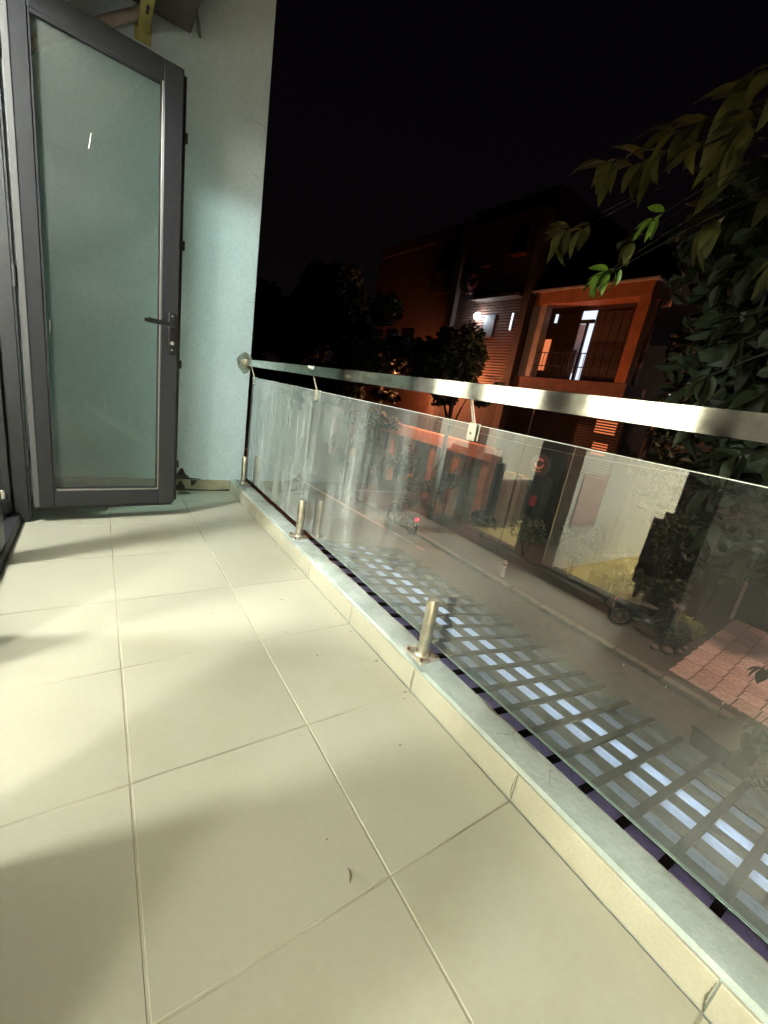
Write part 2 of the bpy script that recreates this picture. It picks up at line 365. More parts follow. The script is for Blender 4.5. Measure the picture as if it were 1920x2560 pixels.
for i, (x, y, z, r) in enumerate(((-1.95, .62, 2.56, .14), (-1.95, -.38, 2.56, .125), (-1.42, 1.70, 2.745, .14), (-2.1, -1.75, 2.5, .20))):
    lm = thing('ceiling_lamp', (x, y, 2.9), ['round ceiling bulb lighting the room by the partition wall', 'round ceiling bulb deeper in the room away from the partition', 'round ceiling bulb lighting the room behind the hinged door', 'added round fill bulb at the unseen room end, lighting the near floor'][i], 'lamp')
    MB().ball((x, y, z), r, 10, 7).build('bulb', (emat('door_bulb', (.98, 1., .92), ROOM * .62) if i == 2 else bulb_m) if i < 3 else emat('fill_bulb', (.98, 1., .875), ROOM * .17), lm, smooth=True)  # the last bulb is an unseen fill added for the near floor
    MB().tube([(x, y, 2.90), (x, y, z + r * .9)], [.05, .035], 10).build('holder', roomceil_m, lm)
# armchair with its back to the doorway
ch_m = mat('dark_upholstery', (.018,.018,.020), .9, var=.3, scale=60, bump=.2, bscale=200)
def armchair(y0, top, label):
    ac = thing('armchair', (-.95, y0 + .37, .05), label, 'armchair', 'dark armchairs just inside the doors')
    MB().box(-.86, -.72, y0, y0 + .76, .10, top).build('backrest', ch_m, ac, bevel=.055, seg=4)
    MB().box(-1.40, -.861, y0 + .08, y0 + .68, .14, .36).build('seat', ch_m, ac, bevel=.04, seg=3)
    for y in (y0, y0 + .62): MB().box(-1.40, -.861, y + .001, y + .139, .10, .50).build('armrest', ch_m, ac, bevel=.03, seg=3)
    for x in (-1.36, -.80):
        for y in (y0 + .04, y0 + .72): MB().tube([(x, y, .05), (x, y, .14)], [.014, .02], 8).build('leg', black_m, ac)
armchair(-.11, .66, 'dark upholstered armchair with rounded back beside the pier between doors')
armchair(1.93, .71, 'dark upholstered armchair with rounded back behind the hinged door opening')

# ---- hinged door leaf, open at right angles
A = .1004; HX, HY = -.379, 2.574
DM = Matrix.Translation((HX, HY, 0)) @ Matrix.Rotation(A, 4, 'Z')
door = thing('hinged_door', (HX, HY, 0), 'dark grey framed glass door leaf standing open against the aqua wall', 'door')
def D(name, M, parent, *a, bevel=0., seg=1): return MB().box(*a).xf(DM).build(name, M, parent, bevel, seg=seg)
DW, FW, Z0, Z1, T = .765, .100, .100, 2.592, .055
st = D('stile', alu_m, door, 0, FW, 0, T, Z0, Z1, bevel=.004)
D('stile_groove', mat('light_anodised_edge', (.15,.15,.155), .4, .4), st, .004, .030, -.004, -.0003, Z0 + .004, Z1 - .004, bevel=.001)
D('stile', alu_m, door, DW - FW, DW, 0, T, Z0, Z1, bevel=.004)
D('top_rail', alu_m, door, FW + .0005, DW - FW - .0005, .0005, T, Z1 - FW, Z1, bevel=.004)
D('bottom_rail', alu_m, door, FW + .0005, DW - FW - .0005, .0005, T, Z0, Z0 + FW, bevel=.004)
D('rebate_lip', gasket_m, door, DW + .0005, DW + .022, T - .022, T + .006, Z0 + .01, Z1 - .01, bevel=.002)
D('bottom_seal', gasket_m, door, .012, DW - .01, .012, T - .01, Z0 - .018, Z0 - .0005)
gp = D('glass_pane', doorglass_m, door, FW - .008, DW - FW + .008, .022, .030, Z0 + FW - .008, Z1 - FW + .008)
# glazing beads and black gaskets
for (a, b, c, d) in ((FW+.0005, FW + .008, Z0 + FW, Z1 - FW), (DW - FW - .016, DW - FW - .0085, Z0 + FW + .013, Z1 - FW)):
    D('gasket', gasket_m, door, a, b, .004, .0215, c, d)
D('glazing_bead', bead_m, door, DW - FW - .008, DW - FW - .0006, .003, .0215, Z0 + FW + .0135, Z1 - FW, bevel=.001)
D('glazing_bead', bead_m, door, FW + .012, DW - FW - .001, .003, .0215, Z0 + FW + .0005, Z0 + FW + .010, bevel=.001)
D('gasket', gasket_m, door, FW + .009, DW - FW - .0165, .004, .0215, Z0 + FW + .0105, Z0 + FW + .018)
D('gasket', gasket_m, door, FW + .009, DW - FW - .0165, .004, .0215, Z1 - FW - .018, Z1 - FW - .001)
# lever handle
h = D('handle_plate', black_m, door, DW - .056, DW - .020, -.012, -.0005, 1.10, 1.345, bevel=.004)
mb = MB().tube([(DW-.038, -.012, 1.272), (DW-.038, -.055, 1.272)], .011, 10)
mb.box(DW - .185, DW - .026, -.066, -.046, 1.258, 1.286); mb.box(DW - .200, DW - .184, -.064, -.048, 1.260, 1.280)
mb.xf(DM).build('lever', black_m, h)
MB().tube([(DW-.038, -.0125, 1.165), (DW-.038, -.024, 1.165)], .011, 12).xf(DM).build('lock_cylinder', clip_m, h, smooth=True)
for z in (1.325, 1.125): MB().tube([(DW-.038, -.0125, z), (DW-.038, -.016, z)], .005, 8).xf(DM).build('screw', clip_m, h)
for z in (2.30, 1.745, 1.045, .37): D('latch_stud', black_m, door, DW + .0225, DW + .036, T - .018, T + .004, z - .026, z + .026, bevel=.003)
for z in (.40, 1.35, 2.3): MB().tube([(-.010, .0, z - .05), (-.010, .0, z + .05)], .010, 10).xf(DM).build('hinge', alu_m, door, smooth=True)
# scuffs of light paint on the pane
sm = mat('white_scuff', (.75,.76,.70), .7)
for (u, z, w, l, t) in ((.328, 2.08, .006, .075, .16), (.122, 1.135, .007, .07, .03)):
    M2 = DM @ Matrix.Translation((u, .0216, z)) @ Matrix.Rotation(t, 4, 'Y')
    MB().add([(-w*.3,0,l/2),(w*.3,0,l/2*.9),(w*.5,0,0),(w*.35,0,-l/2),(-w*.4,0,-l/2),(-w*.35,0,0),
              (-w*.2,-.001,l/2*.8),(w*.2,-.001,0),(0,-.001,-l/2*.8)], [(0,1,6),(1,2,7,6),(2,3,8,7),(3,4,8),(4,5,7,8),(5,0,6,7)]).xf(M2).build('paint_scuff', sm, gp)

# ---- air conditioner on brackets high on the end wall
acu = thing('air_conditioner', (.1, 3.2, 3.04), 'outdoor air conditioner unit on yellow slotted brackets high on the wall', 'air conditioner')
ybr = mat('yellow_bracket', (.52,.43,.13), .55, .1, var=.25, scale=18)
ab = MB().box(-.42, .49, 2.76, 3.20, 3.045, 3.55).build('casing', mat('ac_casing', (.055,.04,.03), .6, var=.3, scale=12), acu, bevel=.012)
for i in range(5): B('grille_slat', black_m, ab, -.35, .43, 2.752, 2.758, 3.10 + .07*i, 3.19 + .07*i)
for x in (.205, -.30):
    k = MB().box(x, x + .062, 2.62, YE - .007, 2.986, 2.993)
    k.box(x, x + .006, 2.62, YE - .007, 2.9935, 3.043)
    br = k.build('bracket_arm', ybr, acu)
    B('bracket_plate', ybr, acu, x - .02, x + .075, YE - .0065, YE - .0005, 2.94, 3.09)
    for y in (3.08, 2.86): MB().box(x + .026, x + .042, y - .04, y + .04, 2.9838, 2.9858).build('slot', gasket_m, br)
pipe_pts = [(-.36, 3.29, 2.60), (-.22, 3.29, 2.74), (-.08, 3.285, 2.83), (.03, 3.28, 2.92), (.12, 3.275, 2.985), (.20, 3.27, 3.04), (.26, 3.25, 3.12), (.28, 3.23, 3.25)]
MB().tube(pipe_pts, .030, 10).build('insulated_pipe', mat('pipe_wrap', (.42,.31,.25), .8, var=.15, scale=25, bump=.3, bscale=60), acu, smooth=True)
MB().tube([(.50, 3.16, 3.20), (.53, 3.20, 3.12), (.55, 3.26, 3.10), (.545, 3.31, 3.18)], .011, 8).build('cable', mat('grey_cable', (.22,.23,.22), .7), acu, smooth=True)

# ---- glass balustrade
bal = thing('glass_balustrade', (1.04, 0, KZ), 'dusty glass balustrade with square steel handrail and round steel spigots', 'balustrade')
GX = 1.068
pane = MB().box(GX - .005, GX + .005, -2.6, YE - .02, .142, 1.029).build('glass_pane', glass_m, bal)
edge_m = mat('glass_edge', (.58,.62,.58), .35, var=.25, scale=70)
B('polished_edge', edge_m, pane, GX - .0051, GX + .0051, -2.6, YE - .02, 1.0292, 1.0312)
B('polished_edge', mat('dark_glass_edge', (.22,.30,.27), .2), pane, GX - .0051, GX + .0051, -2.6, YE - .02, .1400, .1418)
rail = MB().box(.985, 1.035, -2.6, YE - .012, 1.113, 1.166).build('handrail', steel_m, bal, bevel=.004, seg=2)
MB().tube([(1.005, YE - .0005, 1.138), (1.005, YE - .010, 1.138), (1.005, YE - .012, 1.138)], [.046, .046, .040], 24).build('wall_flange', plate_m, bal, smooth=True)
patch('grime_ring', (.995, YE - .0008, 1.137), [(.075*random.uniform(.8,1.15)*math.cos(t*.42), .085*random.uniform(.8,1.15)*math.sin(t*.42)) for t in range(15)], .003, mat('wall_grime', (.16,.14,.10), .95, scale=30, col2=(.30,.34,.30)), ew, (0,-1,0))
for y in (.553, 1.86, 3.17, -.75, -2.05):
    sp = MB().tube([(1.007, y, KZ + .004), (1.007, y, KZ + .238), (1.007, y, KZ + .250)], [.0245, .0245, .020], 20).build('spigot', spig_m, bal, smooth=True)
    pl = B('base_plate', plate_m, sp, .953, 1.055, y - .058, y + .058, KZ + .0035, KZ + .010, bevel=.002)
    MB().tube([(1.007, y, KZ + .010), (1.007, y, KZ + .018)], [.034, .027], 20).build('collar', plate_m, sp, smooth=True)
    for (dx, dy) in ((-.038,-.042),(.036,-.042),(-.038,.042),(.036,.042)):
        MB().tube([(1.007+dx, y+dy, KZ+.0102), (1.007+dx, y+dy, KZ+.017)], .0075, 6).build('bolt', rust_m, sp)
    patch('mortar_patch', (1.01, y - .05, KZ + .002), [(-.08,-.04),(-.02,-.055),(.04,-.05),(.045,.02),(.0,.10),(-.07,.08)], .0035, kerb_m, sp, (0,0,1))
for y in (.60, 1.955, 3.24, -.75, -2.05):
    cl = MB().box(GX - .012, GX - .0055, y - .021, y + .021, .972, 1.036).build('glass_clip', clip_m, bal, bevel=.005, seg=2)
    B('clip_back', clip_m, cl, GX + .0055, GX + .011, y - .021, y + .021, .972, 1.036, bevel=.003)
    MB().tube([(GX - .012, y, .998), (GX - .0145, y, .998)], .004, 8).build('clip_screw', rust_m, cl)
    MB().tube([(GX - .008, y, 1.036), (1.030, y + .004, 1.1125)], [.006, .005], 8).build('clip_rod', clip_m, cl, smooth=True)
# wrinkled tape round the rail near the wall
MB().add([(.9835,1.85,1.156),(.9835,1.87,1.146),(.9835,1.92,1.148),(.9835,1.96,1.158),(.9835,1.95,1.166),(.9835,1.86,1.166),(.981,1.88,1.156),(.981,1.93,1.154)],
  [(0,1,6),(1,2,7,6),(2,3,7),(3,4,7),(4,5,6,7),(5,0,6)]).build('torn_tape', mat('pale_tape', (.30,.31,.29), .6), bal)

# ================================================================== slatted canopy below
can = thing('slatted_canopy', (2.2, .6, -.65), 'sloping canopy of dark beams and backlit translucent strips below the balcony', 'canopy')
def cz(x): return -.6 - .18 * (x - 1.95)
def tx(xa): X = xa + .05; return -.05 + 1.326 / (1.686 - .18 * X) * X
opal = bpy.data.materials.new('opal_strip'); opal.use_nodes = True
nt = opal.node_tree; nt.nodes.remove(nt.nodes['Principled BSDF'])
t1 = nt.nodes.new('ShaderNodeBsdfTranslucent'); t1.inputs[0].default_value = (.62,.68,.78,1)
d1 = nt.nodes.new('ShaderNodeBsdfDiffuse'); d1.inputs[0].default_value = (.30,.31,.34,1)
a1 = nt.nodes.new('ShaderNodeMixShader'); a1.inputs[0].default_value = .25
nzz = nt.nodes.new('ShaderNodeTexNoise'); nzz.inputs['Scale'].default_value = 30; nzz.inputs['Detail'].default_value = 8
rr_ = nt.nodes.new('ShaderNodeMapRange'); rr_.inputs['From Min'].default_value = .52; rr_.inputs['From Max'].default_value = .72; rr_.inputs['To Min'].default_value = .12; rr_.inputs['To Max'].default_value = .6
tcc = nt.nodes.new('ShaderNodeTexCoord'); nt.links.new(tcc.outputs['Object'], nzz.inputs['Vector'])
nt.links.new(nzz.outputs[0], rr_.inputs[0]); nt.links.new(rr_.outputs[0], a1.inputs[0])
nt.links.new(t1.outputs[0], a1.inputs[1]); nt.links.new(d1.outputs[0], a1.inputs[2]); nt.links.new(a1.outputs[0], nt.nodes['Material Output'].inputs[0])
beam_m = mat('dark_beam', (.006,.007,.009), .9, var=.3, scale=15, spec=.1)
batten_m = mat('grey_batten', (.045,.058,.064), .85, var=.3, scale=14)
purple_m = mat('purple_edge_strip', (.66,.58,.74), .6, var=.25, scale=12)
opal_p = opal.copy(); opal_p.node_tree.nodes['Translucent BSDF'].inputs[0].default_value = (.82,.74,.95,1)
ra = [1.86, 2.01, 2.165, 2.313, 2.474, 2.63]
yb = [-.054 + .183 * k for k in range(-11, 20)]
WST = .074
rowx = [(tx(a), tx(a + WST)) for a in ra]
smesh = {}
for ri, (x0, x1) in enumerate(rowx):
    L = .183 - .034
    me = None
    for k in range(len(yb) - 1):
        if me is None:
            o = MB().add([(x0,0,cz(x0)),(x1,0,cz(x1)),(x1,L,cz(x1)),(x0,L,cz(x0)),(x0,0,cz(x0)-.004),(x1,0,cz(x1)-.004),(x1,L,cz(x1)-.004),(x0,L,cz(x0)-.004)],
                  [(0,1,2,3),(7,6,5,4),(0,4,5,1),(1,5,6,2),(2,6,7,3),(3,7,4,0)]).build('strip_pane', opal if ri else opal_p, can); me = o.data
        else: o = link('strip_pane', me, can)
        o.location.y = yb[k] + .017
def plank(name, xa, xb, y0, y1, up, dn, M):
    return MB().add([(xa,y0,cz(xa)+up),(xb,y0,cz(xb)+up),(xb,y1,cz(xb)+up),(xa,y1,cz(xa)+up),(xa,y0,cz(xa)-dn),(xb,y0,cz(xb)-dn),(xb,y1,cz(xb)-dn),(xa,y1,cz(xa)-dn)],
              [(0,1,2,3),(7,6,5,4),(0,4,5,1),(1,5,6,2),(2,6,7,3),(3,7,4,0)]).build(name, M, can)
edges = [tx(1.60)] + [v for r_ in rowx for v in r_] + [tx(2.80)]
plank('edge_board', 1.08, edges[0] - .002, yb[0], yb[-1], .004, .02, purple_m)
plank('batten', edges[0], edges[1] - .001, yb[0], yb[-1], .003, .012, purple_m)
for i in range(1, len(rowx)): plank('batten', rowx[i-1][1] + .001, rowx[i][0] - .001, yb[0], yb[-1], .006, .012, batten_m)
plank('batten', rowx[-1][1] + .001, edges[-1], yb[0], yb[-1], .006, .03, batten_m)
for k, y in enumerate(yb):
    w = .045 if k == 28 else .019
    plank('beam', 1.085, edges[-1] + .01, y - w, y + w, .014 + (.004 if w > .02 else 0), .04, beam_m)
tl = thing('tube_lamp', (tx(2.285), .5, -.85), 'cool white tube light running beneath the slatted canopy', 'tube lamp')
xt = tx(2.275); ztl = cz(xt) - .15
MB().tube([(xt, yb[0] + .1, ztl), (xt, yb[-1] - .1, ztl)], .018, 8).build('tube', emat('cool_tube', (.82,.92,1.), TUBE), tl)
B('tube_tray', roomceil_m, tl, xt - .04, xt + .04, yb[0] + .1, yb[-1] - .1, ztl - .06, ztl - .03)

# ================================================================== street
GZ = -3.6
asphalt = mat('asphalt', (.060,.057,.055), .75, var=.35, scale=5, bump=.3, bscale=70)
road = MB().box(-60, 9.30, -60, 160, GZ - .3, GZ).build('road', asphalt); tag(road, kind='structure')
terr = MB().box(-200, 400, -200, 400, GZ - .8, GZ - .31).build('ground', mat('dark_ground', (.05,.045,.04), .9)); tag(terr, kind='structure')
pav_m = mat('paving_base', (.045,.038,.035), .9)
pav = MB().box(9.52, 40, -60, 160, GZ - .3, -3.515).build('pavement', pav_m); tag(pav, kind='structure')
pt = mat('pink_paving_tile', (.46,.33,.31), .7, var=.3, scale=12, bump=.25, bscale=40, rnd=.18)
me = None
for i in range(11):
    for j in range(14):
        x = 9.78 + .485 * i; y = 2.06 - .37 * (j + 1) + .07 * (i * .485)
        if me is None:
            o = MB().box(0, .466, 0, .350, -3.514, -3.485).build('paving_tile', pt, pav, bevel=.006); me = o.data
        else: o = link('paving_tile', me, pav)
        o.location = (x, y, random.uniform(-.003, .003))
kst = mat('kerb_stone', (.15,.125,.11), .8, var=.3, scale=8, bump=.3, bscale=30, rnd=.1)
me = None
for j in range(46):
    if me is None:
        o = MB().box(9.30, 9.515, 0, .98, GZ - .2, -3.497).build('kerb_stone', kst, pav, bevel=.015); me = o.data
    else: o = link('kerb_stone', me, pav)
    o.location.y = -6 + j * 1.0
ln = MB()
for k in range(40):
    y0 = 9.0 + k * .8; x0 = 8.6 - .075 * (y0 - 9); x1 = 8.6 - .075 * (y0 + .8 - 9)
    b = len(ln.v); ln.v += [(x0, y0, GZ + .004), (x0 + .16, y0, GZ + .004), (x1 + .16, y0 + .8, GZ + .004), (x1, y0 + .8, GZ + .004)]; ln.f.append((b, b+1, b+2, b+3))
ln.build('painted_line', mat('road_paint', (.62,.60,.56), .7, var=.3, scale=10), road)
random.seed(21)
lit = MB()
for (x, y) in ((9.18,1.82),(9.62,1.02),(9.70,.78),(9.05,2.6)):
    b = len(lit.v); r = random.uniform(.02, .045); z = -3.45 if x > 9.5 else GZ + .05
    if 9.3 < x: z = -3.44
    lit.v += [(x-r,y-r*.5,z-.03),(x+r,y-r*.4,z-.01),(x+r*.8,y+r*.5,z),(x-r*.6,y+r*.4,z-.02)]; lit.f.append((b,b+1,b+2,b+3))
tag(lit.build('street_litter', mat('white_paper', (.45,.42,.38), .8)), 'scraps of pale paper litter along the kerb', 'litter', kind='stuff')

# ---- foliage helpers
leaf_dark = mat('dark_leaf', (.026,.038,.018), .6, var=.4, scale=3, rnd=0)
leaf_mid = mat('mid_leaf', (.055,.07,.028), .42, var=.35, scale=3, rnd=.25)
leaf_bright = mat('bright_leaf', (.12,.21,.03), .40, var=.3, scale=6, rnd=.25)
bark = mat('bark', (.035,.027,.020), .9, var=.4, scale=12, bump=.6, bscale=25)
def leafcloud(mb, c, r, n, size, rng, shell=.35):
    for _ in range(n):
        d = Vector((rng.gauss(0,1), rng.gauss(0,1), rng.gauss(0,1))).normalized() * (shell + (1 - shell) * rng.random() ** .5)
        p = Vector((c[0] + d.x*r[0], c[1] + d.y*r[1], c[2] + d.z*r[2])); s = size * rng.uniform(.6, 1.35)
        a = Vector((rng.gauss(0,1), rng.gauss(0,1), rng.gauss(0,.6) - .3)).normalized(); b = a.cross(Vector((rng.gauss(0,1), rng.gauss(0,1), rng.gauss(0,1)))).normalized()
        k = len(mb.v); w = s * .27; c_ = a.cross(b) * (s * .06)
        mb.v += [tuple(p - a*s*.5), tuple(p + b*w - a*s*.16 + c_), tuple(p + b*w*.8 + a*s*.2 + c_*.6), tuple(p + a*s*.5 - c_), tuple(p - b*w*.8 + a*s*.2 + c_*.6), tuple(p - b*w - a*s*.16 + c_)]
        mb.f += [(k,k+1,k+2,k+3),(k,k+3,k+4,k+5)]
def tree(name, base, top, clumps, nleaf, size, label, cat, M, seed, group=None, trunk_r=.13, cname='crown'):
    rng = random.Random(seed); t = thing(name, base, label, cat, group)
    tr = MB(); p0 = Vector(base); p1 = Vector(top)
    tr.tube([p0, p0.lerp(p1, .35) + Vector((.08,.05,0)), p0.lerp(p1, .7), p1], [trunk_r, trunk_r*.8, trunk_r*.6, trunk_r*.35], 8)
    for (c, r) in clumps:
        s = p0.lerp(p1, rng.uniform(.55, .95)); c_ = Vector(c)
        tr.tube([s, s.lerp(c_, .5) + Vector((0,0,.15)), c_], [trunk_r*.4, trunk_r*.25, trunk_r*.08], 6)
    tr.build('trunk', bark, t, smooth=True)
    cr = MB(); tot = sum(r[0]*r[1]*r[2] for _, r in clumps)
    for (c, r) in clumps:
        n = int(nleaf * r[0]*r[1]*r[2] / tot); sub = max(5, int(14 * (r[0]*r[1]*r[2] / tot) ** .4))
        for k in range(sub):       # broken into smaller sprays for an uneven outline
            d = Vector((rng.gauss(0,1), rng.gauss(0,1), rng.gauss(0,1))).normalized() * rng.uniform(.4, 1.0)
            leafcloud(cr, (c[0]+d.x*r[0], c[1]+d.y*r[1], c[2]+d.z*r[2]), tuple(q * rng.uniform(.28, .5) for q in r), n // sub, size, rng, .1)
    o = cr.build(cname, M, t); return t
# street trees across the road
tree('street_tree', (10.6, 23, -3.5), (10.8, 23, 3.6), [((10.8,24,5.0),(2.2,4.4,2.6)), ((10.4,20.5,2.8),(2.0,3.0,2.6)), ((10.9,28,4.0),(2.2,4.5,3.4)), ((10.2,24,.6),(1.6,4.4,1.8))], 20000, .34, 'broad dark tree across the road at the wall end', 'tree', leaf_dark, 1, 'street trees across the road', .2)
tree('street_tree', (10.4, 34, -3.5), (10.4, 34, 4), [((10.4,35,6.0),(2.4,5.5,3.2)), ((10.2,41,5),(2.4,6.0,4.2)), ((9.8,34,1.2),(2.0,6.0,2.8))], 15000, .42, 'tall dark tree far down the road beside the aqua wall', 'tree', leaf_dark, 2, 'street trees across the road', .22)
tree('street_tree', (10.7, 16.3, -3.5), (10.8, 16.2, 2.6), [((10.8,17.0,3.6),(1.7,2.4,1.9)), ((10.8,14.4,2.7),(1.5,2.0,1.3)), ((10.6,18.7,2.4),(1.6,2.2,2.0)), ((10.3,17,.3),(1.2,2.6,.9))], 13000, .28, 'spreading tree in front of the orange lit house', 'tree', leaf_dark, 3, 'street trees across the road', .14)
tree('street_tree', (11.0, 11.6, -3.5), (11.0, 11.6, 1.9), [((11.0,11.9,2.5),(1.2,1.5,1.2)), ((10.9,10.6,1.8),(1.0,1.0,.8)), ((10.9,13.0,2.3),(1.0,1.3,1.3))], 8500, .21, 'rounded tree below the bright white house lamp', 'tree', leaf_dark, 4, 'street trees across the road', .12)
tree('street_tree', (12.6, 5.4, -3.5), (12.8, 5.2, 2.4), [((13.3,4.3,3.6),(1.2,1.3,2.0)), ((12.9,3.4,2.4),(1.4,1.6,1.8)), ((12.9,4.9,1.0),(1.0,1.0,1.3)), ((13.0,2.2,5.0),(1.6,1.8,2.0)), ((13.0,1.0,1.0),(1.3,1.6,1.8)), ((12.6,3.6,-.2),(1.0,1.5,1.2))], 13000, .24, 'dense dark tree beside the lit house balcony', 'tree', leaf_dark, 5, 'street trees across the road', .17)
# glossy shrub and low plants by the gate
def shrub(name, base, h, r, n, size, label, M, seed):
    rng = random.Random(seed); t = thing(name, base, label, 'shrub'); st_ = MB(); cr = MB()
    for k in range(7):
        a = rng.uniform(0, 6.28); e = Vector(base) + Vector((math.cos(a)*r*.6, math.sin(a)*r*.6, h*rng.uniform(.6,.95)))
        st_.tube([Vector(base), Vector(base).lerp(e, .5) + Vector((0,0,.1*h)), e], [.022,.016,.006], 5)
        leafcloud(cr, tuple(e), (r*.45, r*.45, h*.22), n // 7, size, rng, .1)
    st_.build('stem', bark, t); cr.build('foliage', M, t); return t
gl_leaf = mat('glossy_leaf', (.11,.16,.10), .25, var=.3, scale=5)
shrub('glossy_shrub', (13.2, 2.75, -3.5), 2.6, .75, 900, .17, 'glossy leaved shrub leaning over the dark gate post', gl_leaf, 11)
shrub('leafy_shrub', (12.7, 3.7, -3.5), 2.9, .9, 1300, .17, 'dark leafy shrub between the motorbike and the wall', leaf_dark, 12)
shrub('low_plant', (11.75, 2.55, -3.5), .55, .34, 330, .13, 'low yellow green plant at the corner of the pink paving', mat('yellow_green_leaf', (.20,.22,.05), .5, var=.3), 13)
shrub('low_plant', (11.1, 2.45, -3.5), .38, .30, 260, .11, 'low dark weeds by the motorbike front wheel', leaf_dark, 14)
shrub('leafy_shrub', (11.9, 3.4, -3.5), 1.2, .6, 900, .14, 'dark leafy shrub crowding over the parked motorbike', leaf_dark, 16)
shrub('leafy_shrub', (11.5, 4.4, -3.5), 1.5, .7, 900, .15, 'dark leafy shrub against the house behind the motorbike', leaf_dark, 17)
for i, (x, y, h, r, n) in enumerate(((12.3,12.2,1.9,.8,900),(12.1,13.9,1.3,.7,700),(12.4,15.6,2.2,.8,900),(12.2,17.4,1.5,.9,800),(12.3,19.3,2.3,.9,900),(12.2,21.8,1.8,1.0,800),(11.6,9.3,.9,.5,420),(11.9,7.6,1.2,.6,520),(12.0,5.9,1.6,.7,700))):
    shrub('verge_shrub', (x, y, -3.5), h, r, n, .17, ['bushy dark shrub before the first shop pillar','low dark shrub before the second shop pillar','tall dark shrub before the third shop pillar','wide low shrub before the fourth shop pillar','tall dark shrub before the fifth shop pillar','broad shrub farthest along the shop row','small weed clump near the pale pillar','small dark shrub by the balcony house corner','dark shrub below the dense tree'][i], leaf_mid if i % 2 else leaf_dark, 40 + i)
shrub('verge_plant', (7.2, -.35, -3.6), 1.2, .55, 520, .18, 'green roadside plant behind the dark green bin', leaf_mid, 15)
# stones edging the bed
for i, (x, y, r) in enumerate(((10.62,2.42,.16),(10.9,2.28,.12),(11.25,2.30,.10),(10.45,2.62,.13))):
    o = MB().ball((x, y, -3.47), (r, r*.8, r*.55), 9, 6).build('edging_stone', mat('edging_rock', (.11,.09,.08), .85, var=.3, scale=14, bump=.5, bscale=20), smooth=True)
    tag(o, ['largest rough edging stone beside the motorbike front wheel', 'rough edging stone between the largest stone and the paving corner', 'smallest edging stone by the yellow green plant', 'edging stone under the motorbike engine'][i], 'stone', 'edging stones by the paving')

# ---- dark gate at the right end of the paving
gt = thing('metal_gate', (15.0, .5, -3.5), 'dark blue sheet metal gate at the back of the pink paving', 'gate')
gm = mat('dark_blue_sheet', (.022,.024,.045), .5, .3, var=.3, scale=8)
for k in range(9): B('gate_panel', gm, gt, 15.0, 15.03, 2.40 - .56*(k+1) + .006, 2.40 - .56*k - .006, -3.42, -.95, bevel=.006)
MB().tube([(14.98, 2.46, -3.5), (14.98, 2.49, -.85)], .045, 10).build('gate_post', mat('pale_post', (.36,.33,.29), .7, var=.25, scale=9), gt, smooth=True)
B('top_bar', gm, gt, 14.99, 15.04, -2.7, 2.42, -.945, -.88)
# ---- dark green waste bin at the road edge
sb = thing('waste_bin', (7.4, .5, -3.6), 'dark green waste bin standing on the road past the canopy', 'bin')
dk = mat('dark_green_plastic', (.016,.028,.022), .5, var=.3)
def slab4(name, c, z0, z1, k=1.):
    cx = sum(p[0] for p in c)/4; cy = sum(p[1] for p in c)/4
    v = [(p[0], p[1], z1) for p in c] + [(cx + (p[0]-cx)*k, cy + (p[1]-cy)*k, z0) for p in c]
    return MB().add(v, [(0,3,2,1),(4,5,6,7),(0,1,5,4),(1,2,6,5),(2,3,7,6),(3,0,4,7)]).build(name, dk, sb, bevel=.01)
foot = [(6.87,.80),(7.90,.53),(7.82,.10),(6.80,.30)]
slab4('lid', foot, -2.76, -2.70); slab4('body', [(7.34+(x-7.34)*.94, .45+(y-.45)*.94) for x, y in foot], -3.52, -2.762, .85)
for x, y in ((7.05,.6),(7.65,.45),(7.05,.35),(7.6,.22)): MB().tube([(x,y-.02,-3.55),(x,y+.02,-3.55)], .05, 10).build('wheel', black_m, sb)

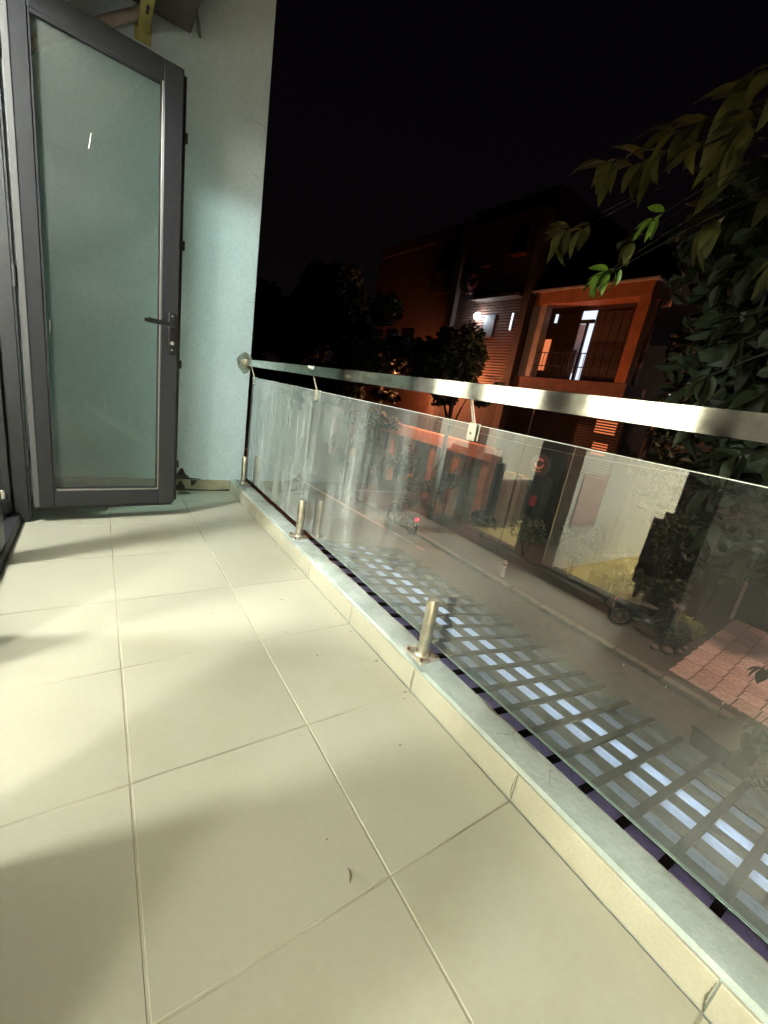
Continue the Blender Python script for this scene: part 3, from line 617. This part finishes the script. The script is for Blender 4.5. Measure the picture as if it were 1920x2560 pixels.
# ---- motorbikes
tyre_m = mat('tyre', (.015,.015,.015), .85); rim_m = mat('rim', (.45,.42,.36), .35, .9)
def motorbike(loc, rz, label, tail):
    t = thing('motorbike', loc, label, 'motorbike', 'motorbikes parked by the far kerb')
    X = Matrix.Translation(loc) @ Matrix.Rotation(rz, 4, 'Z')
    body_m = mat('motorbike_paint', (.03,.028,.032), .3, .1); en_m = mat('engine_metal', (.22,.21,.20), .45, .8); seat_m = mat('vinyl_seat', (.02,.02,.02), .6)
    def bd(mb, n, M, par=t, **k): return mb.xf(X).build(n, M, par, **k)
    for x in (-.60, .62):
        w = bd(MB().ring((x,0,.28), (0,1,0), .235, .045, 26, 8), 'wheel', tyre_m, smooth=True)
        bd(MB().ring((x,0,.28), (0,1,0), .19, .014, 26, 6).tube([(x,-.05,.28),(x,.05,.28)], .04, 10), 'rim', rim_m, w, smooth=True)
        sp_ = MB()
        for k in range(9):
            a = k * 2*math.pi/9; sp_.tube([(x,0,.28),(x+.19*math.cos(a),0,.28+.19*math.sin(a))], .005, 4)
        bd(sp_, 'spokes', rim_m, w)
        bd(MB().tube([(x-.25,0,.40),(x-.15,0,.545),(x,0,.595),(x+.15,0,.545),(x+.25,0,.42)], .035, 8), 'mudguard', body_m, smooth=True)
    for s in (-.06, .06): bd(MB().tube([(.62,s,.28),(.50,s,.62),(.42,s,.90)], [.018,.02,.02], 8), 'fork', rim_m, smooth=True)
    bd(MB().tube([(.42,0,.90),(.30,0,.55),(.10,0,.40),(-.30,0,.48),(-.62,0,.68)], [.06,.075,.08,.07,.04], 10), 'frame', body_m, smooth=True)
    bd(MB().ball((.40,0,.74), (.10,.20,.30), 12, 8), 'leg_shield', body_m, smooth=True)
    bd(MB().ball((.02,0,.36), (.19,.11,.13), 12, 8), 'engine', en_m, smooth=True)
    bd(MB().tube([(.1,.12,.28),(-.25,.13,.26),(-.78,.14,.34)], [.02,.03,.045], 10), 'exhaust', en_m, smooth=True)
    bd(MB().ball((-.30,0,.74), (.42,.13,.075), 14, 8), 'seat', seat_m, smooth=True)
    bd(MB().ball((-.52,0,.62), (.26,.12,.12), 12, 8), 'tail_cowl', body_m, smooth=True)
    hb = bd(MB().tube([(.32,-.34,.98),(.38,-.15,1.0),(.42,0,.94),(.38,.15,1.0),(.32,.34,.98)], .014, 8), 'handlebar', rim_m, smooth=True)
    for s in (-1, 1): bd(MB().tube([(.37,.18*s,1.0),(.36,.27*s,1.14)], .006, 5).ball((.36,.29*s,1.16), (.012,.06,.04), 8, 6), 'mirror', body_m, hb, smooth=True)
    bd(MB().ball((.50,0,.93), (.09,.11,.09), 12, 8), 'head_lamp', mat('lamp_lens', (.10,.10,.10), .2), smooth=True)
    bd(MB().box(-.80,-.76,-.07,.07,.62,.70), 'tail_lamp', emat('tail_glow', (1.,.004,.02), tail) if tail else mat('red_lens', (.3,.01,.01), .3), bevel=.012)
    bd(MB().box(-.81,-.80,-.09,.09,.42,.55), 'number_plate', mat('plate_white', (.6,.6,.58), .5))
    bd(MB().tube([(0,.1,.25),(-.02,.22,.0)], .012, 6), 'side_stand', rim_m)
    return t
motorbike((10.85, 3.05, -3.5), math.radians(-62), 'dark motorbike parked in the shrubs beside the pink paving', 0)
motorbike((9.05, 10.9, -3.6), math.radians(93), 'motorbike with glowing red tail lamp on the road', 9.0)
# bollard
bo = thing('bollard', (9.72, 6.6, -3.5), 'short pale bollard on the kerb in front of the pale pillar', 'bollard')
MB().tube([(9.72,6.6,-3.5),(9.72,6.6,-3.05),(9.72,6.6,-3.0)], [.07,.06,.04], 12).build('post', mat('bollard_paint', (.55,.45,.38), .7, var=.3, scale=15), bo, smooth=True)
MB().tube([(9.72,6.6,-3.14),(9.72,6.6,-3.09)], .066, 12).build('band', mat('red_band', (.35,.06,.05), .6), bo, smooth=True)

# ================================================================== houses across the road
X0 = 14.0
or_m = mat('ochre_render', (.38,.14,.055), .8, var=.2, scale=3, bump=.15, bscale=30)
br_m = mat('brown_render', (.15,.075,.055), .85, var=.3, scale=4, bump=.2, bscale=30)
gr_m = mat('grey_render', (.36,.33,.31), .85, var=.2, scale=3)
dkw = mat('dark_wood', (.055,.03,.022), .6, var=.4, scale=10, stretch=(1,6,1))
dkg = mat('dark_window', (.008,.009,.012), .15)
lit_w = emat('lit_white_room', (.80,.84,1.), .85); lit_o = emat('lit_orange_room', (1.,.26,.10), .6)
def bx(name, M, par, y0, y1, z0, z1, d0=0., d1=.3, bevel=0.): return B(name, M, par, X0 + d0, X0 + d1, y0, y1, z0, z1, bevel=bevel)
# house with the lit balcony
h3 = thing('balcony_house', (16.5, 9.2, -3.5), 'house with orange framed balcony and a white lit door gap', 'house')
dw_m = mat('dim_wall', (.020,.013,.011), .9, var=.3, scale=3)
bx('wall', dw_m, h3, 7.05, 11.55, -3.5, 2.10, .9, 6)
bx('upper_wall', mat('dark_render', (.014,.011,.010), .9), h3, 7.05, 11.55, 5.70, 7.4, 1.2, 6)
bx('lintel', or_m, h3, 7.05, 11.40, 5.22, 5.66, -.05, 1.3, .01)
bx('roof_slab', gr_m, h3, 6.9, 11.6, 5.662, 5.74, -.15, 1.3, .01)
bx('pillar', gr_m, h3, 10.82, 11.45, 2.63, 5.218, .0, .35, .01)
bx('pillar', or_m, h3, 7.05, 7.42, 2.63, 5.218, .0, .35, .01)
bx('balcony_slab', br_m, h3, 6.95, 11.55, 2.12, 2.62, -.06, 1.3, .015)
bx('back_wall', dkw, h3, 7.05, 11.45, 2.62, 5.22, .55, .70)
for k in range(11):
    y0 = 7.46 + k * .305
    if 8.95 < y0 + .15 < 9.60 or y0 + .29 > 10.75: continue
    bx('door_plank', dkw, h3, y0, y0 + .29, 2.66, 5.0, .49, .548, .008)
w1 = bx('lit_doorway', lit_w, h3, 9.05, 9.58, 2.66, 5.05, .52, .546)
bx('door_bar', gasket_m, h3, 9.22, 9.31, 2.66, 4.72, .45, .512); bx('door_bar', gasket_m, h3, 9.03, 9.60, 4.62, 4.74, .43, .512)
for k in range(5): bx('curtain_fold', mat('white_curtain', (.6,.6,.66), .9), h3, 9.35 + .045*k, 9.38 + .045*k, 2.9, 4.6, .485, .512)
bx('door_leaf', gasket_m, h3, 9.36, 9.6, 2.66, 3.7, .40, .44)
w2 = bx('lit_side_window', lit_o, h3, 10.66, 10.92, 2.95, 4.1, .51, .548)
bx('small_window', lit_w, h3, 10.62, 10.72, 4.7, 5.0, .51, .548)
for z in (3.52, 3.05): bx('rail_bar', gasket_m, h3, 7.43, 10.81, z, z + .03, .05, .08)
for k in range(24): bx('baluster', gasket_m, h3, 7.5 + k*.14, 7.515 + k*.14, 2.62, 3.52, .055, .07)
# ground floor with an orange lit shutter and pale pillar
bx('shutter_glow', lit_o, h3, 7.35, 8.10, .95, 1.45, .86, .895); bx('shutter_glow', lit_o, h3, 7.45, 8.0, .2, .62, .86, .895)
for k in range(22): bx('shutter_slat', dkw, h3, 7.1, 8.75, -.6 + k*.095, -.6 + k*.095 + .052, .80, .84)
bx('pillar', mat('pale_pillar', (.62,.54,.38), .8, var=.15, scale=4), h3, 9.82, 10.75, -3.5, -1.2, -.2, .3, .02)
bx('awning', dw_m, h3, 8.8, 11.5, 1.5, 1.62, -.6, .9)
bx('doorway', dkg, h3, 8.85, 9.75, -3.5, -.2, .86, .898)
# house with the round sign
h2 = thing('slatted_house', (17, 14, -3.5), 'dark slatted house with round logo sign and bright white lamp', 'house')
bx('wall', dw_m, h2, 11.62, 16.0, -3.5, 9.4, .15, 6)
pier_m = mat('dark_pier', (.055,.042,.036), .85, var=.2)
bx('side_pier', pier_m, h2, 11.6, 11.95, -3.5, 8.6, -.2, .148)
bx('side_pier', pier_m, h2, 15.9, 16.35, -3.5, 9.1, -.25, .148)
sl_m = mat('timber_slat', (.10,.055,.04), .7, var=.25, scale=9, stretch=(1,.2,1), rnd=.1)
me = None
for k in range(58):
    z = 2.2 + k * .115
    if me is None: o = MB().box(X0, X0 + .06, 11.97, 15.88, 0, .07).build('slat', sl_m, h2); me = o.data
    else: o = link('slat', me, h2)
    adopt(o, h2); o.location.z = z
wd = bx('window', dkg, h2, 12.5, 13.2, 7.3, 8.2, -.03, -.004); bx('window_ledge', or_m, wd, 12.4, 13.0, 7.12, 7.18, -.28, -.004)
bx('ledge', or_m, h2, 14.3, 14.7, 6.95, 7.0, -.2, -.004)
bx('canopy_board', pier_m, h2, 12.0, 14.6, 5.56, 5.66, -.45, -.004)
def roundsign(name, c, r, label, M):
    t = thing(name, c, label, 'sign')
    mb = MB().tube([(c[0], c[1], c[2]), (c[0] - .10, c[1], c[2])], r, 32); mb.build('disc', M, t, smooth=True)
    mk = mat('pink_mark', (.72,.32,.30), .6)
    def arc(a0, a1, rr, w):
        mb = MB(); n = 14
        for i in range(n + 1):
            a = math.radians(a0 + (a1 - a0) * i / n); ww = w * (.45 + .55 * math.sin(math.pi * i / n))
            for q in (rr - ww, rr + ww): mb.v.append((c[0] - .115, c[1] - q*math.cos(a), c[2] + r*.12 + q*math.sin(a)))
        mb.f = [(2*i, 2*i+1, 2*i+3, 2*i+2) for i in range(n)]; return mb
    arc(175, 365, r*.42, r*.13).build('logo_arc', mk, t); arc(35, 145, r*.42, r*.11).build('logo_arc', mk, t)
    for k in range(9): B('letter', mk, t, c[0] - .118, c[0] - .112, c[1] + r*(.45 - .1*k) - r*.035, c[1] + r*(.45 - .1*k) + r*.035, c[2] - r*.66, c[2] - r*.50 - r*.05*(k % 2))
    return t
dsk = mat('sign_disc', (.05,.045,.055), .6)
roundsign('round_sign', (13.90, 14.95, 6.30), .62, 'round dark sign with pink ring logo high on the slatted house', dsk)
roundsign('round_sign', (13.78, 9.12, -.55), .40, 'round street level sign with pink ring logo by the pale pillar', dsk)
bl = thing('wall_lamp', (13.9, 14.17, 4.92), 'bright white globe lamp on the slatted house wall', 'lamp')
MB().ball((13.74, 14.17, 4.92), .15, 12, 8).build('globe', emat('white_globe', (.92,.95,1.), 60.), bl, smooth=True)
MB().tube([(13.99, 14.17, 4.98), (13.84, 14.17, 4.96)], .02, 6).build('arm', gasket_m, bl)
tb = thing('wall_tube_lamp', (13.95, 12.36, 4.7), 'short upright white tube lamp on the slatted house', 'lamp')
MB().tube([(13.95, 12.36, 4.37), (13.95, 12.36, 5.0)], .03, 8).build('tube', emat('white_tube', (.9,.94,1.), 1.6), tb)
B('backplate', gr_m, tb, 13.975, 13.999, 12.31, 12.41, 4.33, 5.04)
B('lit_slat_panel', mat('lit_slat_tone', (.07,.09,.11), .6), h2, X0 - .05, X0 - .004, 13.3, 13.9, 4.1, 5.0)  # panel in place of slats, their bluish lamp light put into its colour
red = thing('neon_sign', (13.6, 8.9, -1.9), 'small red glowing sign beside the pale pillar', 'sign')
MB().box(13.5, 13.62, 8.78, 9.02, -2.1, -1.7).build('lit_face', emat('red_neon', (1.,.04,.06), .07), red, bevel=.03)
# orange lit house down the road
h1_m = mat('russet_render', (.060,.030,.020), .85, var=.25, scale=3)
h1 = thing('corner_house', (17, 20, -3.5), 'orange lit corner house with deep window above the trees', 'house')
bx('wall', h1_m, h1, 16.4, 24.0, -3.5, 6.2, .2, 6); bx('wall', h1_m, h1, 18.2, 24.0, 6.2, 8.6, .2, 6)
bx('pier', h1_m, h1, 16.38, 16.75, 6.202, 9.1, .0, 6); bx('beam', h1_m, h1, 16.752, 23.5, 8.62, 9.1, .0, 6)
bx('window', dkg, h1, 16.76, 18.19, 7.3, 8.61, .5, .6); bx('parapet', h1_m, h1, 16.76, 18.19, 6.21, 7.28, .05, .3)
for k in range(3): wdw = bx('window', dkg, h1, 19.2 + 1.6*k, 20.2 + 1.6*k, 3.0, 4.6, .14, .19); bx('sill', gr_m, wdw, 19.1 + 1.6*k, 20.3 + 1.6*k, 2.9, 2.99, .0, .19)
# long low shop front along the pavement
sf = thing('roadside_shop', (15, 18, -3.5), 'orange lit low shop front with pillars behind the street trees', 'shop')
sh_m = mat('salmon_render', (.55,.27,.18), .8, var=.25, scale=2.5)
for k, y in enumerate((11.0, 12.75, 14.4, 16.2, 18.0, 20.0, 22.4, 25.0)): bx('pillar', sh_m, sf, y, y + .42, -3.5, -.9, -.9, -.5, .02)
bx('fascia', sh_m, sf, 10.9, 27, -.898, -.35, -.95, -.45)
for k in range(7):
    y = (11.5, 13.25, 14.9, 16.7, 18.6, 20.6, 23.0)[k]
    for q in range(6): bx('shutter_panel', sh_m if k % 2 else br_m, sf, y, y + 1.05, -3.45 + q*.42, -3.45 + q*.42 + .40, -.35, -.30, .01)
# distant blue sign and lights
bs = thing('shop_sign', (14, 29.5, .6), 'dim blue lit shop sign far down the road', 'sign')
bx('sign_face', emat('blue_sign', (.06,.08,.30), .35), bs, 27.2, 32.0, .15, 1.2, -.1, .1)
for k in range(8): bx('letter', emat('blue_letter', (.35,.4,.9), .22), bs, 31.4 - .42*k, 31.65 - .42*k, .6, .95, -.12, -.102)
for i, (x, y, z, c, s_) in enumerate(((12.5, 44, 6.2, (1.,.55,.45), 5.), (12.5, 42.6, 6.1, (1.,.45,.35), 2.), (13.2, 33.5, .2, (1.,.18,.08), 2.2), (13.2, 36.2, .5, (1.,.25,.15), 1.6))):
    lt = thing('distant_lamp', (x, y, z), ['far pale pink lamp glinting beside the aqua wall edge', 'smaller far pink lamp beside the aqua wall edge', 'small red lamp down the road under the handrail', 'small faint red lamp close to the aqua wall under the handrail'][i], 'lamp')
    MB().ball((x, y, z), .16 if i < 2 else .10, 8, 6).build('globe', emat('far_lamp_%d' % i, c, s_), lt)
    MB().tube([(x + .2, y, z + .3), (x, y, z + .12)], .02, 5).build('arm', gasket_m, lt)
# lit window behind the right hand trees
lw = thing('lit_house', (18, 4.5, -3.5), 'dark house behind the trees with cool white lit windows', 'house')
B('wall', mat('far_dark_wall', (.05,.05,.05), .9), lw, 17.2, 20, 1.0, 8.4, -3.5, 4.4)
for y0, y1 in ((4.2, 5.1), (6.7, 7.2)):
    w_ = B('window', emat('cool_window', (.62,.80,1.), 2.0), lw, 17.14, 17.19, y0, y1, 2.0, 2.9)
    for k in range(3): B('mullion', gasket_m, w_, 17.10, 17.138, y0 + (y1-y0)*k/2 - .02, y0 + (y1-y0)*k/2 + .02, 1.98, 2.92)

# ---- street lamps (sodium)
def streetlamp(base, h, arm, label, power):
    t = thing('street_lamp', base, label, 'street lamp')
    b = Vector(base); top = b + Vector((0,0,h))
    MB().tube([b, b + Vector((0,0,h*.5)), top, top + Vector((arm*.6,0,.25)), top + Vector((arm,0,.25))], [.09,.07,.05,.035,.03], 10).build('pole', gr_m, t, smooth=True)
    c = top + Vector((arm, 0, .17))
    MB().box(c.x - .25, c.x + .25, c.y - .1, c.y + .1, c.z + .02, c.z + .1).build('lamp_head', gr_m, t, bevel=.03)
    MB().ball(tuple(c - Vector((0,0,.12))), (.15,.12,.10), 10, 6).build('lamp_glow', emat('street_lamp_glow', (1., .60, .42), power), t, smooth=True)
streetlamp((12.9, -1.0, -3.5), 6.4, -.6, 'street lamp standing beyond the pink paving', SODIUM)
pl_ = thing('sodium_post_lamp', (11.2, 8.1, -3.5), 'orange sodium post lamp before the balcony house', 'lamp')
MB().ball((11.2, 8.1, 1.62), .10, 10, 6).build('lamp_glow', emat('post_lamp_glow', (1., .34, .13), 240.), pl_, smooth=True)
MB().tube([(11.2, 8.1, -3.5), (11.2, 8.1, 1.50)], [.04, .025], 8).build('post', mat('dark_post', (.03,.025,.02), .7), pl_)
wl = thing('sodium_wall_lamp', (12.9, 15.0, 1.5), 'orange sodium lamp hung before the shop row behind the trees', 'lamp')
MB().ball((12.5, 15.0, 1.93), .12, 10, 6).build('lamp_glow', emat('sodium_glow', (1., .32, .13), 2300.), wl, smooth=True)
MB().tube([(13.7, 15.0, 2.22), (12.9, 15.0, 2.20), (12.5, 15.0, 2.08)], .025, 6).build('arm', gr_m, wl)
MB().ball((12.5, 15.0, 2.10), (.22, .22, .06), 12, 5).build('hood', gr_m, wl, smooth=True)

# ================================================================== near tree with large leaves
nt_ = thing('large_leaved_tree', (6.2, -1.6, -3.6), 'large leaved tree reaching its branches towards the balcony rail', 'tree')
rng = random.Random(5)
trunk = MB().tube([(6.2,-1.6,-3.6),(6.1,-1.4,-1),(5.9,-1.0,1.2),(5.6,-.5,2.8),(5.3,.1,4.0)], [.2,.17,.14,.10,.05], 10).build('trunk', bark, nt_, smooth=True)
def leafmesh(name, L, Wd, curl, M, seed):
    r = random.Random(seed); mb = MB(); n = 6
    for i in range(n + 1):
        t = i / n; w = Wd * math.sin(math.pi * min(1, t ** .85 * .96 + .03)) ** .8 * .5; x = L * t; z = -curl * L * t * t
        mb.v += [(x, -w, z + w*.35 + r.uniform(-.002,.002)), (x, 0, z), (x, w, z + w*.35 + r.uniform(-.002,.002))]
    for i in range(n):
        a = 3*i; mb.f += [(a, a+3, a+4, a+1), (a+1, a+4, a+5, a+2)]
    me = bpy.data.meshes.new(name); me.from_pydata(mb.v, [], mb.f); me.materials.append(M)
    for p in me.polygons: p.use_smooth = True
    return me
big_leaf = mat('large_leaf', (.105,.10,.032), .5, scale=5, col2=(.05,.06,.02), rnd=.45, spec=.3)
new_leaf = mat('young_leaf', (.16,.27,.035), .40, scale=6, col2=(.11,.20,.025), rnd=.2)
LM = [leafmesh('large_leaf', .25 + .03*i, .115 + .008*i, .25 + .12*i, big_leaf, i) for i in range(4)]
shade_leaf = mat('shaded_leaf', (.019,.023,.009), .55, scale=5, col2=(.010,.014,.006), rnd=.5, spec=.18)  # large leaf darkened: shade of low and deep clusters put into its colour
LS = [leafmesh('shaded_leaf', .24 + .03*i, .10 + .008*i, .3 + .12*i, shade_leaf, 30 + i) for i in range(3)]
LN = [leafmesh('young_leaf', .22 + .03*i, .09, .15 + .15*i, new_leaf, 9 + i) for i in range(3)]
nleaf = 0
def whorl(p, out, n, meshes, sc=1., droop=.35):
    """leaves radiating from a twig tip"""
    global nleaf
    out = Vector(out).normalized()
    side = out.cross(Vector((0,0,1))).normalized(); up = side.cross(out)
    for k in range(n):
        a = 2*math.pi*k/n + rng.uniform(-.3,.3); sp_ = rng.uniform(.6, 1.1)
        d = (out * rng.uniform(.35,.9) + (side*math.cos(a) + up*math.sin(a)) * sp_ + Vector((0,0,-droop))).normalized()
        x = d; y = Vector((0,0,1)).cross(x).normalized(); z = x.cross(y)
        y2 = y * math.cos(rng.uniform(-.6,.6)) + z * math.sin(rng.uniform(-.6,.6)); z2 = x.cross(y2)
        M = Matrix((x, y2, z2)).transposed().to_4x4() @ Matrix.Scale(sc * rng.uniform(.75,1.15), 4)
        M.translation = Vector(p) + d*.015 + out * rng.uniform(-.10,.02)
        o = bpy.data.objects.new('leaf', meshes[rng.randrange(len(meshes))]); COL.objects.link(o); adopt(o, nt_); o.matrix_basis = M; nleaf += 1
tips = [ # (tip, n, young, scale)
 ((3.35,1.00,3.28), 5, 0, .72), ((3.5,1.15,3.18), 6, 0, .7), ((3.9,1.85,3.5), 6, 0, .8), ((3.75,1.62,3.25), 6, 0, .7), ((3.8,1.3,3.3), 6, 0, .75),
 ((4.05,1.50,3.70), 7, 0, 1.15), ((4.05,1.75,3.60), 6, 0, 1.0), ((4.1,1.45,3.4), 7, 0, 1.1), ((4.0,2.48,3.50), 8, 0, .95), ((4.02,2.25,3.42), 7, 0, .95), ((4.05,2.05,3.45), 6, 0, .9),
 ((4.0,2.80,2.98), 7, 0, .85), ((4.05,2.60,3.0), 5, 0, .8), ((3.7,1.70,2.78), 6, 1, .62), ((3.75,1.85,2.66), 5, 0, .8), ((3.6,1.98,2.35), 9, 1, .72), ((3.62,1.90,2.38), 7, 1, .66),
 ((3.68,2.06,2.36), 6, 1, .6), ((4.3,1.55,2.9), 7, 0, 1.), ((4.5,1.2,3.1), 7, 0, 1.), ((4.4,.95,2.6), 7, 0, 1.), ((4.6,1.2,2.2), 7, 0, 1.), ((4.5,1.1,2.0), 7, 0, 1.),
 ((4.3,1.2,1.65), 6, 0, .85), ((4.2,1.35,1.5), 6, 0, .8), ((4.7,.9,1.6), 7, 0, 1.), ((4.6,1.25,1.3), 7, 0, .9), ((4.4,.8,1.05), 7, 0, .9), ((4.8,1.35,2.7), 6, 0, 1.), ((5.0,1.6,3.3), 7, 0, 1.),
 ((5.0,1.1,2.6), 7, 0, 1.), ((4.8,.7,3.4), 7, 0, 1.), ((4.9,.6,2.2), 7, 0, 1.), ((5.0,1.15,1.9), 7, 0, 1.), ((4.6,.55,1.4), 7, 0, .9), ((4.2,.75,.45), 6, 0, .8), ((4.4,.45,.3), 6, 0, .8),
 ((4.6,1.0,.7), 6, 0, .8), ((5.2,.9,1.2), 7, 0, 1.), ((5.2,1.5,2.5), 6, 0, .9), ((4.3,.08,-.55), 5, 0, .5), ((4.1,-.05,-.95), 5, 0, .5)]
tw = MB()
nodes = [Vector((5.9,-1.0,1.2)), Vector((5.6,-.5,2.8)), Vector((5.3,.1,4.0)), Vector((5.8,-.8,2.0))]
for (p, n, yg, sc) in tips:
    p = Vector(p); q = min(nodes, key=lambda w: (w - p).length); mid = q.lerp(p, .55) + Vector((rng.uniform(-.1,.1), rng.uniform(-.1,.1), .18 + rng.uniform(-.08,.1)))
    tw.tube([q, q.lerp(mid, .35) + Vector((rng.uniform(-.08,.08),rng.uniform(-.08,.08),.12)), q.lerp(mid, .7) + Vector((rng.uniform(-.06,.06),rng.uniform(-.06,.06),rng.uniform(0,.1))), mid, mid.lerp(p, .6) + Vector((0,rng.uniform(-.03,.03),.03)), p], [.022,.013,.009,.006,.004,.003], 5)
    whorl(p, p - mid, n, LN if yg else (LS if p.z < 2.3 or p.x > 4.55 else LM), sc)
tw.build('twigs', bark, nt_, smooth=True)
# the darker depth of the crown
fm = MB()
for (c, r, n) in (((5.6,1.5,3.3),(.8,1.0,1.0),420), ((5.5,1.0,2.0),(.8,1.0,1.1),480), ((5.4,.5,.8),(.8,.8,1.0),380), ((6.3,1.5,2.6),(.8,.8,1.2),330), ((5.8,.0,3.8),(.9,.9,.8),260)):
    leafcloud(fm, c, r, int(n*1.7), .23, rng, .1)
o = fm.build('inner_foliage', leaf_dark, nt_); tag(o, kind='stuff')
# hanging wires along the street
for i, (a, b, sag) in enumerate((((9.6,2.0,.6),(9.6,16,1.0),.4), ((7.0,-2.5,2.0),(9.0,11,2.4),.5))):
    a = Vector(a); b = Vector(b); pts = [a.lerp(b, t/12) - Vector((0,0,sag*4*(t/12)*(1-t/12))) for t in range(13)]
    o = MB().tube(pts, .008, 5).build('overhead_wire', mat('wire', (.18,.15,.12), .6)); tag(o, ['thin overhead wire sagging along the far kerb', 'thin overhead wire crossing the road to the trees'][i], 'wire')
